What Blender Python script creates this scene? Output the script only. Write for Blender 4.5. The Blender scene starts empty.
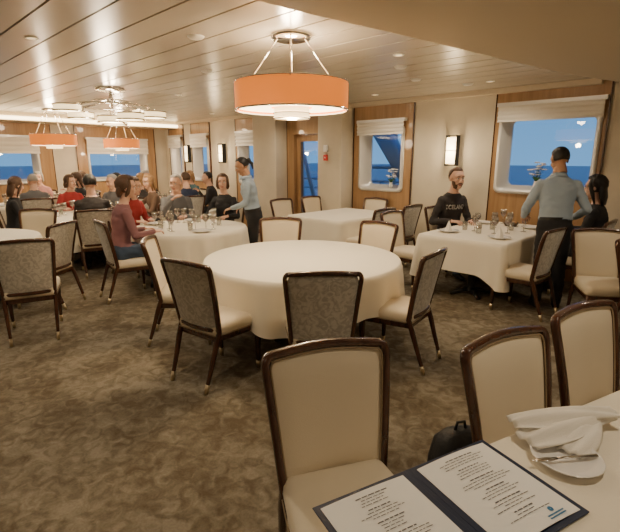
import bpy, bmesh, math, random
import numpy as np
from mathutils import Vector, Matrix, noise
from mathutils.bvhtree import BVHTree
random.seed(7)
S=bpy.context.scene
COL=S.collection
D2R=math.pi/180
CA,SA=math.cos(44*D2R),math.sin(44*D2R)
# survey coordinates (right, forward of viewpoint) -> room axes
def cw(x,y): return (x*CA-y*SA, x*SA+y*CA)

# ------------------------------------------------------------------ materials
def newmat(name):
    m=bpy.data.materials.new(name); m.use_nodes=True
    nt=m.node_tree; b=nt.nodes['Principled BSDF']
    return m,nt,b
def mat(name,col,rough=.6,metal=0,emit=None,es=0,bump=0,bscale=200,var=0,vscale=5,coat=0,sheen=0,trans=0):
    m,nt,b=newmat(name)
    c=(*col,1)
    b.inputs['Base Color'].default_value=c
    b.inputs['Roughness'].default_value=rough
    b.inputs['Metallic'].default_value=metal
    if coat: b.inputs['Coat Weight'].default_value=coat; b.inputs['Coat Roughness'].default_value=.15
    if sheen: b.inputs['Sheen Weight'].default_value=sheen
    if trans: b.inputs['Transmission Weight'].default_value=trans
    if emit: b.inputs['Emission Color'].default_value=(*emit,1); b.inputs['Emission Strength'].default_value=es
    tc=nt.nodes.new('ShaderNodeTexCoord')
    if var:
        n=nt.nodes.new('ShaderNodeTexNoise'); n.inputs['Scale'].default_value=vscale; n.inputs['Detail'].default_value=4
        r=nt.nodes.new('ShaderNodeValToRGB')
        r.color_ramp.elements[0].position=.3; r.color_ramp.elements[1].position=.7
        r.color_ramp.elements[0].color=(*[v*(1-var) for v in col],1)
        r.color_ramp.elements[1].color=(*[min(1,v*(1+var)) for v in col],1)
        nt.links.new(tc.outputs['Object'],n.inputs['Vector']); nt.links.new(n.outputs['Fac'],r.inputs['Fac'])
        nt.links.new(r.outputs['Color'],b.inputs['Base Color'])
    if bump:
        n=nt.nodes.new('ShaderNodeTexNoise'); n.inputs['Scale'].default_value=bscale; n.inputs['Detail'].default_value=3
        bp=nt.nodes.new('ShaderNodeBump'); bp.inputs['Strength'].default_value=bump; bp.inputs['Distance'].default_value=.01
        nt.links.new(tc.outputs['Object'],n.inputs['Vector']); nt.links.new(n.outputs['Fac'],bp.inputs['Height'])
        nt.links.new(bp.outputs['Normal'],b.inputs['Normal'])
    return m
def carpet():
    m,nt,b=newmat('carpet_mottled'); L=nt.links
    tc=nt.nodes.new('ShaderNodeTexCoord')
    def ns(sc,det,dist=0):
        n=nt.nodes.new('ShaderNodeTexNoise'); n.inputs['Scale'].default_value=sc; n.inputs['Detail'].default_value=det
        n.inputs['Distortion'].default_value=dist; L.new(tc.outputs['Object'],n.inputs['Vector']); return n
    a=ns(1.0,7,1.4); c=ns(12,8,1.0); d=ns(80,3)
    r=nt.nodes.new('ShaderNodeValToRGB'); e=r.color_ramp.elements
    e[0].position=.40; e[0].color=(.105,.078,.046,1); e[1].position=.61; e[1].color=(.265,.23,.17,1)
    k=r.color_ramp.elements.new(.5); k.color=(.165,.133,.088,1)
    mx=nt.nodes.new('ShaderNodeMath'); mx.operation='MULTIPLY_ADD'; mx.inputs[1].default_value=.5
    m2=nt.nodes.new('ShaderNodeMath'); m2.operation='MULTIPLY'; m2.inputs[1].default_value=.5
    L.new(c.outputs['Fac'],m2.inputs[0]); L.new(a.outputs['Fac'],mx.inputs[0]); L.new(m2.outputs[0],mx.inputs[2])
    L.new(mx.outputs[0],r.inputs['Fac'])
    hs=nt.nodes.new('ShaderNodeMixRGB'); hs.blend_type='MULTIPLY'; hs.inputs[0].default_value=.4
    r2=nt.nodes.new('ShaderNodeValToRGB'); r2.color_ramp.elements[0].position=.3; r2.color_ramp.elements[0].color=(.5,.5,.5,1); r2.color_ramp.elements[1].position=.65
    L.new(d.outputs['Fac'],r2.inputs['Fac']); L.new(r.outputs['Color'],hs.inputs[1]); L.new(r2.outputs['Color'],hs.inputs[2])
    L.new(hs.outputs[0],b.inputs['Base Color']); b.inputs['Roughness'].default_value=.95
    bp=nt.nodes.new('ShaderNodeBump'); bp.inputs['Strength'].default_value=.5; bp.inputs['Distance'].default_value=.01
    L.new(d.outputs['Fac'],bp.inputs['Height']); L.new(bp.outputs['Normal'],b.inputs['Normal'])
    return m
def wood(name,c1,c2,rough=.35,coat=.3,sc=6):
    m,nt,b=newmat(name); L=nt.links
    tc=nt.nodes.new('ShaderNodeTexCoord'); mp=nt.nodes.new('ShaderNodeMapping'); mp.inputs['Scale'].default_value=(sc*3,sc*3,sc*.25)
    n=nt.nodes.new('ShaderNodeTexNoise'); n.inputs['Scale'].default_value=1.5; n.inputs['Detail'].default_value=6; n.inputs['Distortion'].default_value=.8
    r=nt.nodes.new('ShaderNodeValToRGB'); r.color_ramp.elements[0].position=.3; r.color_ramp.elements[1].position=.7
    r.color_ramp.elements[0].color=(*c1,1); r.color_ramp.elements[1].color=(*c2,1)
    L.new(tc.outputs['Object'],mp.inputs['Vector']); L.new(mp.outputs[0],n.inputs['Vector']); L.new(n.outputs['Fac'],r.inputs['Fac']); L.new(r.outputs['Color'],b.inputs['Base Color'])
    b.inputs['Roughness'].default_value=rough; b.inputs['Coat Weight'].default_value=coat
    return m
def pattern_grey():
    m,nt,b=newmat('fabric_grey_brocade'); L=nt.links
    tc=nt.nodes.new('ShaderNodeTexCoord')
    n=nt.nodes.new('ShaderNodeTexNoise'); n.inputs['Scale'].default_value=20; n.inputs['Detail'].default_value=4; n.inputs['Distortion'].default_value=1.8
    r=nt.nodes.new('ShaderNodeValToRGB'); r.color_ramp.elements[0].position=.42; r.color_ramp.elements[1].position=.58
    r.color_ramp.elements[0].color=(.42,.395,.34,1); r.color_ramp.elements[1].color=(.60,.57,.50,1)
    L.new(tc.outputs['Object'],n.inputs['Vector']); L.new(n.outputs['Fac'],r.inputs['Fac']); L.new(r.outputs['Color'],b.inputs['Base Color'])
    b.inputs['Roughness'].default_value=.8; b.inputs['Sheen Weight'].default_value=.3
    return m
M={}
M['carpet']=carpet()
M['cream']=mat('fabric_cream',(.70,.61,.46),.7,bump=.15,bscale=300,sheen=.2)
M['grey']=pattern_grey()
M['dwood']=wood('wood_mahogany_dark',(.035,.012,.007),(.09,.034,.018),.25,.5)
M['piping']=mat('piping_bronze',(.3,.22,.13),.5)
M['brass']=mat('ferrule_brass',(.6,.5,.33),.3,1)
M['cloth']=mat('linen_white',(.83,.765,.635),.8,bump=.12,bscale=150,sheen=.2)
M['cloth2']=mat('linen_napkin',(.86,.82,.74),.85,bump=.2,bscale=250)
M['gwood']=wood('wood_golden_panel',(.31,.175,.075),(.44,.265,.125),.4,.2,3)
M['wall']=mat('wallpaper_cream',(.62,.55,.43),.85,bump=.35,bscale=30,var=.06,vscale=3)
M['ceil']=mat('ceiling_metal_plank',(.62,.57,.49),.26,.22)
M['seam']=mat('ceiling_seam_dark',(.03,.025,.02),.8)
M['soffit']=mat('soffit_paint',(.58,.49,.36),.7)
M['chrome']=mat('chrome',(.75,.72,.68),.15,1)
M['silver']=mat('window_frame_silver',(.72,.71,.68),.35,.3)
M['shadefab']=mat('roman_shade',(.74,.70,.62),.8,bump=.2,bscale=100)
M['orange']=mat('pendant_shade_orange',(.75,.22,.035),.6,emit=(1,.25,.028),es=.85)
M['glow']=mat('lamp_diffuser',(1,.9,.7),.5,emit=(1,.77,.44),es=8)
M['glow2']=mat('lamp_diffuser_soft',(1,.9,.7),.5,emit=(1,.70,.34),es=2.6)
M['sglow']=mat('sconce_diffuser',(1,.9,.7),.5,emit=(1,.74,.40),es=5)
M['black']=mat('metal_black',(.02,.02,.02),.4,.3)
M['navy']=mat('menu_cover_navy',(.008,.02,.06),.45)
M['paper']=mat('menu_paper',(.88,.88,.86),.7)
M['ink']=mat('menu_ink',(.08,.08,.1),.8)
M['inkblue']=mat('menu_ink_blue',(.05,.2,.4),.8)
M['china']=mat('china_white',(.85,.83,.8),.15,coat=.5)
M['steel']=mat('cutlery_steel',(.7,.69,.67),.2,1)
M['wine']=mat('wine_red',(.12,.005,.01),.1)
M['red']=mat('alarm_red',(.6,.03,.02),.4)
M['plastic']=mat('plastic_white',(.8,.79,.75),.4)
M['leaf']=mat('leaf_green',(.05,.14,.03),.5,var=.3,vscale=20)
M['petal']=mat('petal_white',(.85,.8,.75),.6)
M['white_paint']=mat('ship_white_paint',(.55,.62,.70),.4)
M['deck']=mat('deck_teal',(.08,.12,.14),.7)
M['bag']=mat('bag_black_nylon',(.012,.013,.016),.6,bump=.3,bscale=60)
g,nt,b=newmat('window_glass'); nt.nodes.remove(b)
tr=nt.nodes.new('ShaderNodeBsdfTransparent'); tr.inputs[0].default_value=(.85,.93,.97,1); gl=nt.nodes.new('ShaderNodeBsdfGlossy'); gl.inputs['Roughness'].default_value=.02
mx=nt.nodes.new('ShaderNodeMixShader'); mx.inputs[0].default_value=.06
nt.links.new(tr.outputs[0],mx.inputs[1]); nt.links.new(gl.outputs[0],mx.inputs[2]); nt.links.new(mx.outputs[0],nt.nodes['Material Output'].inputs[0]); M['glass']=g
g,nt,b=newmat('drinking_glass'); nt.nodes.remove(b)
tr=nt.nodes.new('ShaderNodeBsdfTransparent'); tr.inputs[0].default_value=(.88,.88,.86,1); gl=nt.nodes.new('ShaderNodeBsdfGlossy'); gl.inputs['Roughness'].default_value=.03
mx=nt.nodes.new('ShaderNodeMixShader'); mx.inputs[0].default_value=.28
nt.links.new(tr.outputs[0],mx.inputs[1]); nt.links.new(gl.outputs[0],mx.inputs[2]); nt.links.new(mx.outputs[0],nt.nodes['Material Output'].inputs[0]); M['dglass']=g
M['sea']=mat('sea_water',(.02,.09,.2),.3,bump=.6,bscale=.6)

# ------------------------------------------------------------------ mesh helpers
def loft(bm,loops,closed=True,cap0=False,cap1=False,mi=0,smooth=True):
    rings=[[bm.verts.new(p) for p in L] for L in loops]
    for a,b in zip(rings,rings[1:]):
        n=len(a)
        for i in range(n if closed else n-1):
            j=(i+1)%n
            f=bm.faces.new((a[i],a[j],b[j],b[i])); f.material_index=mi; f.smooth=smooth
    for c,r in ((cap0,rings[0]),(cap1,rings[-1])):
        if c:
            f=bm.faces.new(r if r is rings[-1] else r[::-1]); f.material_index=mi; f.smooth=False
    return rings
def tube(bm,pts,rad,n=12,mi=0,ref=None,p=2,caps=True,smooth=True):
    pts=[Vector(q) for q in pts]
    if not isinstance(rad,(list,tuple)): rad=[rad]*len(pts)
    loops=[]; prev=None
    for i,q in enumerate(pts):
        t=(pts[min(i+1,len(pts)-1)]-pts[max(i-1,0)]).normalized()
        if ref is not None: a=Vector(ref)
        elif prev is not None: a=prev
        else: a=Vector((0,0,1)) if abs(t.z)<.9 else Vector((1,0,0))
        a=(a-t*a.dot(t)).normalized(); prev=a; b_=t.cross(a)
        r=rad[i]; ra,rb=(r if isinstance(r,(tuple,list)) else (r,r))
        L=[]
        for k in range(n):
            th=2*math.pi*(k+.5)/n; c,s=math.cos(th),math.sin(th)
            cc=math.copysign(abs(c)**(2/p),c); ss=math.copysign(abs(s)**(2/p),s)
            L.append(q+a*(ra*cc)+b_*(rb*ss))
        loops.append(L)
    return loft(bm,loops,True,caps,caps,mi,smooth)
def ellipsoid(bm,c,r,mi=0,seg=16,rings=10,rot=None):
    mtx=Matrix.Translation(c)@(rot if rot else Matrix.Identity(4))@Matrix.Diagonal((*r,1))
    res=bmesh.ops.create_uvsphere(bm,u_segments=seg,v_segments=rings,radius=1,matrix=mtx)
    for v in res['verts']:
        for f in v.link_faces: f.material_index=mi; f.smooth=True
def box(bm,x0,x1,y0,y1,z0,z1,mi=0,M3=None,bev=0):
    f=M3 or (lambda a,b,c:(a,b,c))
    vs=[bm.verts.new(f(x,y,z)) for z in (z0,z1) for y in (y0,y1) for x in (x0,x1)]
    fs=[]
    for q in ((0,2,3,1),(4,5,7,6),(0,1,5,4),(2,6,7,3),(0,4,6,2),(1,3,7,5)):
        fc=bm.faces.new([vs[i] for i in q]); fc.material_index=mi; fs.append(fc)
    if bev:
        es={e for fc in fs for e in fc.edges}
        r=bmesh.ops.bevel(bm,geom=list(es),offset=bev,segments=2,affect='EDGES',profile=.5)
        for fc in r['faces']: fc.material_index=mi
def lathe(bm,prof,n=24,mi=0,c=(0,0,0),smooth=True):
    loops=[[Vector((c[0]+r*math.cos(2*math.pi*k/n),c[1]+r*math.sin(2*math.pi*k/n),c[2]+z)) for k in range(n)] for r,z in prof]
    return loft(bm,loops,True,False,False,mi,smooth)
def tomesh(bm,name,mats,recalc=True):
    if recalc: bmesh.ops.recalc_face_normals(bm,faces=bm.faces)
    me=bpy.data.meshes.new(name); bm.to_mesh(me); bm.free()
    for m in mats: me.materials.append(M[m] if isinstance(m,str) else m)
    return me
def obj(name,me,loc=(0,0,0),rz=0,parent=None,rot=None,scale=None):
    o=bpy.data.objects.new(name,me); COL.objects.link(o)
    o.location=loc; o.rotation_euler=rot if rot else (0,0,rz)
    if scale: o.scale=scale
    if parent: o.parent=parent
    return o
def empty(name,loc=(0,0,0),rz=0):
    o=bpy.data.objects.new(name,None); COL.objects.link(o); o.location=loc; o.rotation_euler=(0,0,rz); o.empty_display_size=.1
    return o

# ------------------------------------------------------------------ room shell
WY=6.77; BX=-12.3; CH=2.6
bm=bmesh.new(); box(bm,-12.5,4.2,-7.2,7.0,-.1,0); obj('floor',tomesh(bm,'floor',['carpet']))
bm=bmesh.new(); box(bm,-12.5,4.2,-7.2,7.0,CH+.04,CH+.12,1)
y=-7.0
while y<WY:
    box(bm,BX,4,y+.009,min(y+.291,WY),CH,CH+.03,0); y+=.30
obj('ceiling',tomesh(bm,'ceiling',['ceil','seam']))
ctrl=[(-2.3,-7),(-2.22,-3),(-2.15,0),(-2.08,1.7),(-1.9,2.9),(-1.55,5.1),(-1.25,6.2),(-1.1,6.77)]
cur=[]
for i in range(len(ctrl)-1):
    p0=ctrl[max(i-1,0)];p1=ctrl[i];p2=ctrl[i+1];p3=ctrl[min(i+2,len(ctrl)-1)]
    for k in range(6):
        t=k/6
        cur.append(tuple(.5*((2*p1[j])+(-p0[j]+p2[j])*t+(2*p0[j]-5*p1[j]+4*p2[j]-p3[j])*t*t+(-p0[j]+3*p1[j]-3*p2[j]+p3[j])*t**3) for j in (0,1)))
cur.append(ctrl[-1])
bm=bmesh.new()
loops=[[Vector((x-.10,y,CH)) for x,y in cur],[Vector((x-.10,y,2.56)) for x,y in cur],[Vector((x+.0,y,2.555)) for x,y in cur],[Vector((x+.005,y,2.48)) for x,y in cur],[Vector((x+.03,y,2.465)) for x,y in cur],[Vector((4.0,y,2.465)) for x,y in cur]]
loft(bm,loops,closed=False,smooth=False)
obj('ceiling_soffit',tomesh(bm,'soffit',['soffit']))

def rrect(x0,x1,z0,z1,r,d,F,n=6):
    L=[]
    for cx,cz,a0 in ((x1-r,z1-r,0),(x0+r,z1-r,90),(x0+r,z0+r,180),(x1-r,z0+r,270)):
        for k in range(n+1):
            a=(a0+90*k/n)*D2R; L.append(Vector(F(cx+r*math.cos(a),d,cz+r*math.sin(a))))
    return L
wn=[0]
def window(F,o0,o1,z0,z1,shade_to,tag):
    wn[0]+=1; nm='window_%d'%wn[0]
    bm=bmesh.new()
    loft(bm,[rrect(o0-.05,o1+.05,z0-.05,z1+.05,.09,.0,F),rrect(o0-.05,o1+.05,z0-.05,z1+.05,.09,-.05,F),rrect(o0-.0,o1+.0,z0-.0,z1+.0,.08,-.06,F),
             rrect(o0+.01,o1-.01,z0+.01,z1-.01,.08,.16,F),rrect(o0+.06,o1-.06,z0+.06,z1-.06,.08,.17,F),rrect(o0+.06,o1-.06,z0+.06,z1-.06,.08,.22,F)],mi=0)
    gl=[bm.verts.new(v) for v in rrect(o0+.05,o1-.05,z0+.05,z1-.05,.07,.20,F)]
    f=bm.faces.new(gl); f.material_index=1
    top=z1+.12; n=7; rows=[]
    for i in range(n*3+1):
        t=i/(n*3); z=top+(shade_to-top)*t; d=-.09-.018*abs(math.sin(t*math.pi*n/2))
        rows.append([Vector(F(o0-.06,d,z)),Vector(F((o0+o1)/2,d-.004,z)),Vector(F(o1+.06,d,z))])
    loft(bm,rows,closed=False,mi=2)
    box(bm,o0-.08,o1+.08,-.10,-.0,top-.01,top+.04,0,F)
    return obj(nm,tomesh(bm,nm,['silver','glass','shadefab']))
def wall(name,F,s0,s1,ops,H=CH):
    ops=sorted(ops); bm=bmesh.new(); s=s0
    for p0,p1,o0,o1,z0,z1 in ops:
        if p0>s: box(bm,s,p0,0,.25,0,H,0,F)
        box(bm,p0,o0,-.025,.25,0,H,1,F); box(bm,o1,p1,-.025,.25,0,H,1,F)
        box(bm,o0,o1,-.025,.25,z1,H,1,F)
        if z0>0: box(bm,o0,o1,-.025,.25,0,z0,1,F)
        for a in (p0-.008,p1-.008): box(bm,a,a+.016,-.035,-.0,0,H,2,F)
        s=p1
    box(bm,s,s1,0,.25,0,H,0,F)
    return obj(name,tomesh(bm,name,['wall','gwood','dwood']))
FW=lambda s,d,z:(s,WY+d,z)
FB=lambda s,d,z:(BX-d,s,z)
wops=[(-2.8,-1.4,-2.68,-1.5,1.2,2.24),(-5.39,-4.15,-5.2,-4.35,1.12,2.14),(-7.19,-6.0,-6.98,-6.16,0,2.12),(-8.97,-7.96,-8.82,-8.1,1.1,2.1),(-10.9,-10.05,-10.8,-10.15,1.1,2.1),(-12.05,-11.3,-11.95,-11.4,1.1,2.1)]
wall('wall_window_side',FW,BX,4.0,wops)
for i,(a,b_,c,d,e,f) in enumerate(wops):
    if e>0: window(FW,c,d,e,f,{0:2.14,1:2.04}.get(i,1.92),i)
bops=[(1.9,3.75,2.2,3.4,1.1,2.0),(4.3,6.4,4.6,6.1,1.1,2.0),(-.6,1.3,-.3,1.0,1.1,2.0),(-3.1,-1.2,-2.8,-1.5,1.1,2.0)]
wall('wall_back',FB,-7.2,WY+.2,bops)
for i,(a,b_,c,d,e,f) in enumerate(bops): window(FB,c,d,e,f,1.75,i)
bm=bmesh.new(); box(bm,4.0,4.2,-7.2,7,0,CH); obj('wall_right',tomesh(bm,'wr',['wall']))
bm=bmesh.new(); box(bm,-12.5,4.2,-7.2,-7.0,0,CH); obj('wall_rear',tomesh(bm,'wr2',['wall']))
for i,(a,b_) in enumerate(((-6.0,-5.42),(-7.93,-7.19))):
    bm=bmesh.new(); box(bm,a,b_,6.42,WY+.02,0,CH,0,bev=.015); box(bm,a-.01,b_+.01,6.41,WY,0,.1,1)
    obj('column_%d'%(i+1),tomesh(bm,'column',['wall','dwood']))
bm=bmesh.new()
for a,b_ in ((-1.4,4),(-4.15,-2.8),(-10.05,-8.97),(-11.3,-10.9)): box(bm,a,b_,WY-.02,WY,0,.1)
obj('baseboard_window_side',tomesh(bm,'bb',['dwood']))
bm=bmesh.new(); box(bm,BX,BX+.02,-7,1.9,0,.1); box(bm,BX,BX+.02,3.75,4.3,0,.1); obj('baseboard_back',tomesh(bm,'bb2',['dwood']))
bm=bmesh.new(); box(bm,BX,-11.55,-7,WY,2.43,2.62,0,bev=.01); box(bm,-11.555,-11.50,-7,WY-.05,2.45,2.52,1)
obj('trim_cove_light',tomesh(bm,'cove',['soffit','glow']))
bm=bmesh.new(); box(bm,-11.5,-1.5,WY-.12,WY-.0,2.53,2.6,0,bev=.01); obj('trim_crown',tomesh(bm,'crown',['soffit']))
bm=bmesh.new()
x0,x1=-6.975,-6.165
box(bm,x0,x0+.11,WY+.06,WY+.11,0.005,2.115,0); box(bm,x1-.11,x1,WY+.06,WY+.11,0.005,2.115,0)
box(bm,x0+.11,x1-.11,WY+.06,WY+.11,0.005,.28,0); box(bm,x0+.11,x1-.11,WY+.06,WY+.11,1.98,2.115,0)
box(bm,x0+.11,x1-.11,WY+.08,WY+.09,.28,1.98,1)
tube(bm,[(x1-.06,WY+.06,.95),(x1-.06,WY,.95),(x1-.06,WY,1.3),(x1-.06,WY+.06,1.3)],.012,mi=2)
obj('door_1',tomesh(bm,'door',['gwood','glass','chrome']))
# exterior: deck, rail, davit structure, sea
bm=bmesh.new(); box(bm,-16,6,7.1,9.3,-.15,-.02,0)
for x in [i*1.5-15.5 for i in range(14)]: tube(bm,[(x,9.2,-.05),(x,9.2,1.1)],.03,8,1)
for z in (.35,.6,.85,1.1): tube(bm,[(-16,9.2,z),(6,9.2,z)],.02 if z<1 else .035,8,1)
tube(bm,[(-5.0,8.4,.9),(-6.5,8.4,3.0)],[(.16,.12),(.24,.12)],12,1,ref=(0,0,1),p=4); tube(bm,[(-5.25,8.4,0),(-5.25,8.4,2.0)],.09,10,1); tube(bm,[(-4.6,8.5,2.3),(-6.6,8.5,2.15)],.05,10,1); tube(bm,[(-5.7,8.6,0),(-5.7,8.6,3)],.035,8,1); tube(bm,[(-4.9,8.5,1.45),(-6.4,8.5,1.45)],.04,8,1)
tube(bm,[(-7.7,8.3,.2),(-8.6,8.3,2.8)],.05,10,1); tube(bm,[(-8.4,8.4,0),(-8.4,8.4,3)],.06,10,1)
obj('promenade_deck_railing',tomesh(bm,'deckrail',['deck','white_paint']))
bm=bmesh.new(); box(bm,-900,900,-900,900,-12.2,-12); obj('sea',tomesh(bm,'sea',['sea']))

# ------------------------------------------------------------------ chair
def chair_mesh():
    bm=bmesh.new()
    def bp(u,v,off=0):
        w=.203+.045*v
        return Vector((u*w,-.20-.075*v-.03*v*v+.03*u*u+off,.43+.515*v+.012*(1-u*u)*v))
    G=16
    for side,mi,b0,bb in ((1,0,.004,.02),(-1,1,-.006,-.014)):
        rows=[]
        for i in range(G+1):
            v=.05+.90*i/G; row=[]
            for j in range(G+1):
                u=-.93+1.86*j/G
                e=(1-abs(u/.93)**5)*(1-abs((v-.5)/.45)**6)
                row.append(bp(u*(1-.04*max(0,(v-.85)/.1)),v,b0+bb*e))
            rows.append(row)
        loft(bm,rows,closed=False,mi=mi)
    pts=[];
    for v in (0,.15,.3,.45,.6,.75,.88): pts.append((-1,v))
    for k in range(1,7):
        a=math.pi-(math.pi/2)*k/6; pts.append((-.90+.10*math.cos(a),.90+.08*math.sin(a)))
    mid=[(-.6,.982),(-.3,.986),(0,.988)]
    left=[bp(*q) for q in pts+mid]
    right=[Vector((-q.x,q.y,q.z)) for q in left[:-1]][::-1]
    legL=[Vector((-.185,-.31,0)),Vector((-.188,-.285,.08)),Vector((-.193,-.245,.2)),Vector((-.2,-.205,.33))]
    legR=[Vector((-q.x,q.y,q.z)) for q in legL][::-1]
    path=legL+left+right+legR
    rad=[(.013,.012),(.014,.013),(.017,.016),(.02,.018)]+[(.02,.0155)]*(len(left)+len(right))+[(.02,.018),(.017,.016),(.014,.013),(.013,.012)]
    tube(bm,path,rad,12,2,ref=(0,1,0),p=3)
    tube(bm,[bp(u/4,.03) for u in range(-4,5)],(.018),10,2,ref=(0,1,0),p=3)
    inn=[bp(q[0]*.925,.04+q[1]*.925,.012) for q in pts+mid]
    inn=inn+[Vector((-q.x,q.y,q.z)) for q in inn[:-1]][::-1]
    tube(bm,inn,.004,6,3)
    for sx in (-1,1):
        tube(bm,[(sx*.185,-.31,.0),(sx*.1875,-.288,.07)],[(.0145,.0135),(.0155,.0145)],12,4,ref=(0,1,0),p=3)
        tube(bm,[(sx*.215,.225,.40),(sx*.214,.226,.3),(sx*.208,.232,.0)],[.024,.022,.0125],12,2,ref=(0,1,0),p=3.5)
        tube(bm,[(sx*.2083,.2322,0),(sx*.2095,.231,.07)],[.0145,.0155],12,4,ref=(0,1,0),p=3.5)
    def outline(ins,z,n=7):
        fw,bw,y0,y1,r=.243-ins,.205-ins,-.195+ins,.262-ins,.055
        L=[]
        for cx,cy,a0,rr in ((fw-r,y1-r,0,r),(-fw+r,y1-r,90,r),(-bw+.03,y0+.03,180,.03),(bw-.03,y0+.03,270,.03)):
            for k in range(n+1):
                a=(a0+90*k/n)*D2R; L.append(Vector((cx+rr*math.cos(a),cy+rr*math.sin(a),z)))
        for q in L:
            if q.y>.15: q.y+=.012*(1-(q.x/.24)**2)
        return L
    loft(bm,[outline(.012,.355),outline(.008,.36),outline(.008,.405),outline(.012,.41)],mi=2,cap0=True)
    loft(bm,[outline(.01,.402),outline(0,.412),outline(-.004,.44),outline(0,.468),outline(.012,.484),outline(.035,.493),outline(.08,.499),outline(.13,.502)],mi=0,cap1=True)
    loft(bm,[outline(-.004,.404),outline(-.008,.408),outline(-.004,.413)],mi=3)
    for f in bm.faces:
        if f.material_index==0: f.smooth=True
    return tomesh(bm,'dining_chair',['cream','grey','dwood','piping','brass'])
CH_ME=chair_mesh()
def chair(x,y,phi,room=False):
    if not room: x,y=cw(x,y); phi=phi+44
    return obj('dining_chair',CH_ME,(x,y,0),phi*D2R)

# ------------------------------------------------------------------ tables
def table(kind,name,x,y,rot,a,b=None,room=False,seed=0,drop=.36,zt=.75):
    if not room: x,y=cw(x,y); rot+=44
    rnd=random.Random(seed)
    E=empty(name,(x,y,0),rot*D2R)
    N=240; pts=[]
    if kind=='round':
        for i in range(N):
            t=2*math.pi*i/N; d=(math.cos(t),math.sin(t)); pts.append((Vector((a*d[0],a*d[1],0)),Vector((*d,0)),.5+.5*math.cos(4*t+.5),t))
    else:
        r=.05; per=[]
        corners=((a-r,b-r,0),(-a+r,b-r,90),(-a+r,-b+r,180),(a-r,-b+r,270))
        seq=[]
        for ci,(cx,cy,a0) in enumerate(corners):
            for k in range(9):
                an=(a0+90*k/8)*D2R; seq.append((Vector((cx+r*math.cos(an),cy+r*math.sin(an),0)),Vector((math.cos(an),math.sin(an),0)),1.0))
            nx=corners[(ci+1)%4]; an=(a0+90)*D2R; p=Vector((cx+r*math.cos(an),cy+r*math.sin(an),0)); q=Vector((nx[0]+r*math.cos(an),nx[1]+r*math.sin(an),0))
            L=(q-p).length
            for k in range(1,32):
                t=k/32; dd=min(t,1-t)*L; seq.append((p.lerp(q,t),Vector((math.cos(an),math.sin(an),0)),max(0,1-dd/.28)**2))
        s=0
        for i,(p,nrm,c) in enumerate(seq):
            if i: s+=(p-seq[i-1][0]).length
            pts.append((p,nrm,c,s*1.6))
    bm=bmesh.new()
    loops=[]
    for sc in (.02,.35,.7,.92): loops.append([p*sc+Vector((0,0,zt+.002)) for p,_,_,_ in pts])
    loops.append([p-n*.012+Vector((0,0,zt+.002)) for p,n,_,_ in pts])
    loops.append([p+n*.0+Vector((0,0,zt-.001)) for p,n,_,_ in pts])
    ph=rnd.random()*6
    for j in range(1,13):
        f=j/12; L=[]
        for p,n,c,t in pts:
            if kind=='round':
                dr=drop+.10*c; fold=.6*math.sin(13*t+ph+1.2*math.sin(3*t))+.45*math.sin(24*t+ph*2+math.sin(5*t)); fold=math.copysign(abs(fold)**.8,fold); amp=.036*(.5+.65*c); out=.014+.035*f*c
            else:
                dr=drop+.13*c; fold=math.sin(t*3.3+ph)*.4+.35*math.sin(t*9.1+ph*2)+ (.8*math.sin(t*14+ph) if c>.05 else 0)*c; amp=.014+.03*c; out=.012+.05*f*c
            L.append(p+n*(out+amp*fold*f**.8)+Vector((0,0,zt-.002-dr*f)))
        loops.append(L)
    loft(bm,loops,cap0=True)
    for ff in bm.faces: ff.smooth=True
    obj('tablecloth',tomesh(bm,'tablecloth',['cloth']),parent=E)
    bm=bmesh.new()
    if kind=='round': lathe(bm,[(.0,zt-.004),(a-.02,zt-.004),(a-.01,zt-.015),(a-.02,zt-.03),(0,zt-.03)],48,1); cs=[(0,0)]
    else: box(bm,-a+.02,a-.02,-b+.02,b-.02,zt-.03,zt-.006,1); cs=[(-a*.5,0),(a*.5,0)] if a>b else [(0,-b*.5),(0,b*.5)]
    for cx,cy in cs:
        lathe(bm,[(.16,zt-.03),(.16,zt-.045),(.045,zt-.07),(.042,.12),(.07,.06)],20,0,(cx,cy,0))
        for k in range(4):
            t=(k+.5)*math.pi/2; l=.34 if kind=='round' else .26
            tube(bm,[(cx,cy,.075),(cx+l*.5*math.cos(t),cy+l*.5*math.sin(t),.055),(cx+l*math.cos(t),cy+l*math.sin(t),.018)],[(.03,.03),(.022,.03),(.015,.028)],10,0,p=3)
    obj('pedestal',tomesh(bm,'pedestal',['black','gwood']),parent=E)
    return E
table('round','round_dining_table',-.07,4.1,0,.9,seed=1,drop=.33)
table('round','round_dining_table',-1.62,6.02,20,.75,seed=2,drop=.33)
table('round','round_dining_table',-4.0,5.05,50,.8,seed=3)
table('round','round_dining_table',-3.6,7.35,10,.8,seed=4)
table('round','round_dining_table',-3.1,9.5,30,.8,seed=5)
table('round','round_dining_table',-5.6,9.1,30,.8,seed=6)
table('rect','rectangular_dining_table',-2.30,5.7,0,.53,.88,room=True,seed=7,drop=.38)
table('rect','rectangular_dining_table',-4.78,5.75,0,.56,.76,room=True,seed=8,drop=.38)
table('rect','rectangular_dining_table',1.144,1.072,28,1.0,.45,seed=9,drop=.35)
table('rect','rectangular_dining_table',4.0,3.5,-44,.5,.8,seed=10,drop=.35)

for c in [(.07,3.02,3),(-.72,3.28,-35),(-1.17,4.0,-82),(.74,3.55,55),(.58,4.80,135),(-.36,5.08,178),
          (.145,1.34,197),(.93,1.46,210),(1.46,1.82,210),
          (-2.66,4.12,28),(-3.02,5.0,84),(-3.8,6.05,184),(-4.6,4.4,-40),
          (2.86,4.22,170),(3.02,3.72,200)]: chair(*c)
for c in [(-3.13,5.1,-90),(-1.62,5.04,84),
          (-3.95,5.35,90),(-3.95,6.1,90),(-5.6,5.35,-90),(-5.6,6.1,-90),(-4.78,6.38,180)]: chair(*c,room=True)

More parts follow.
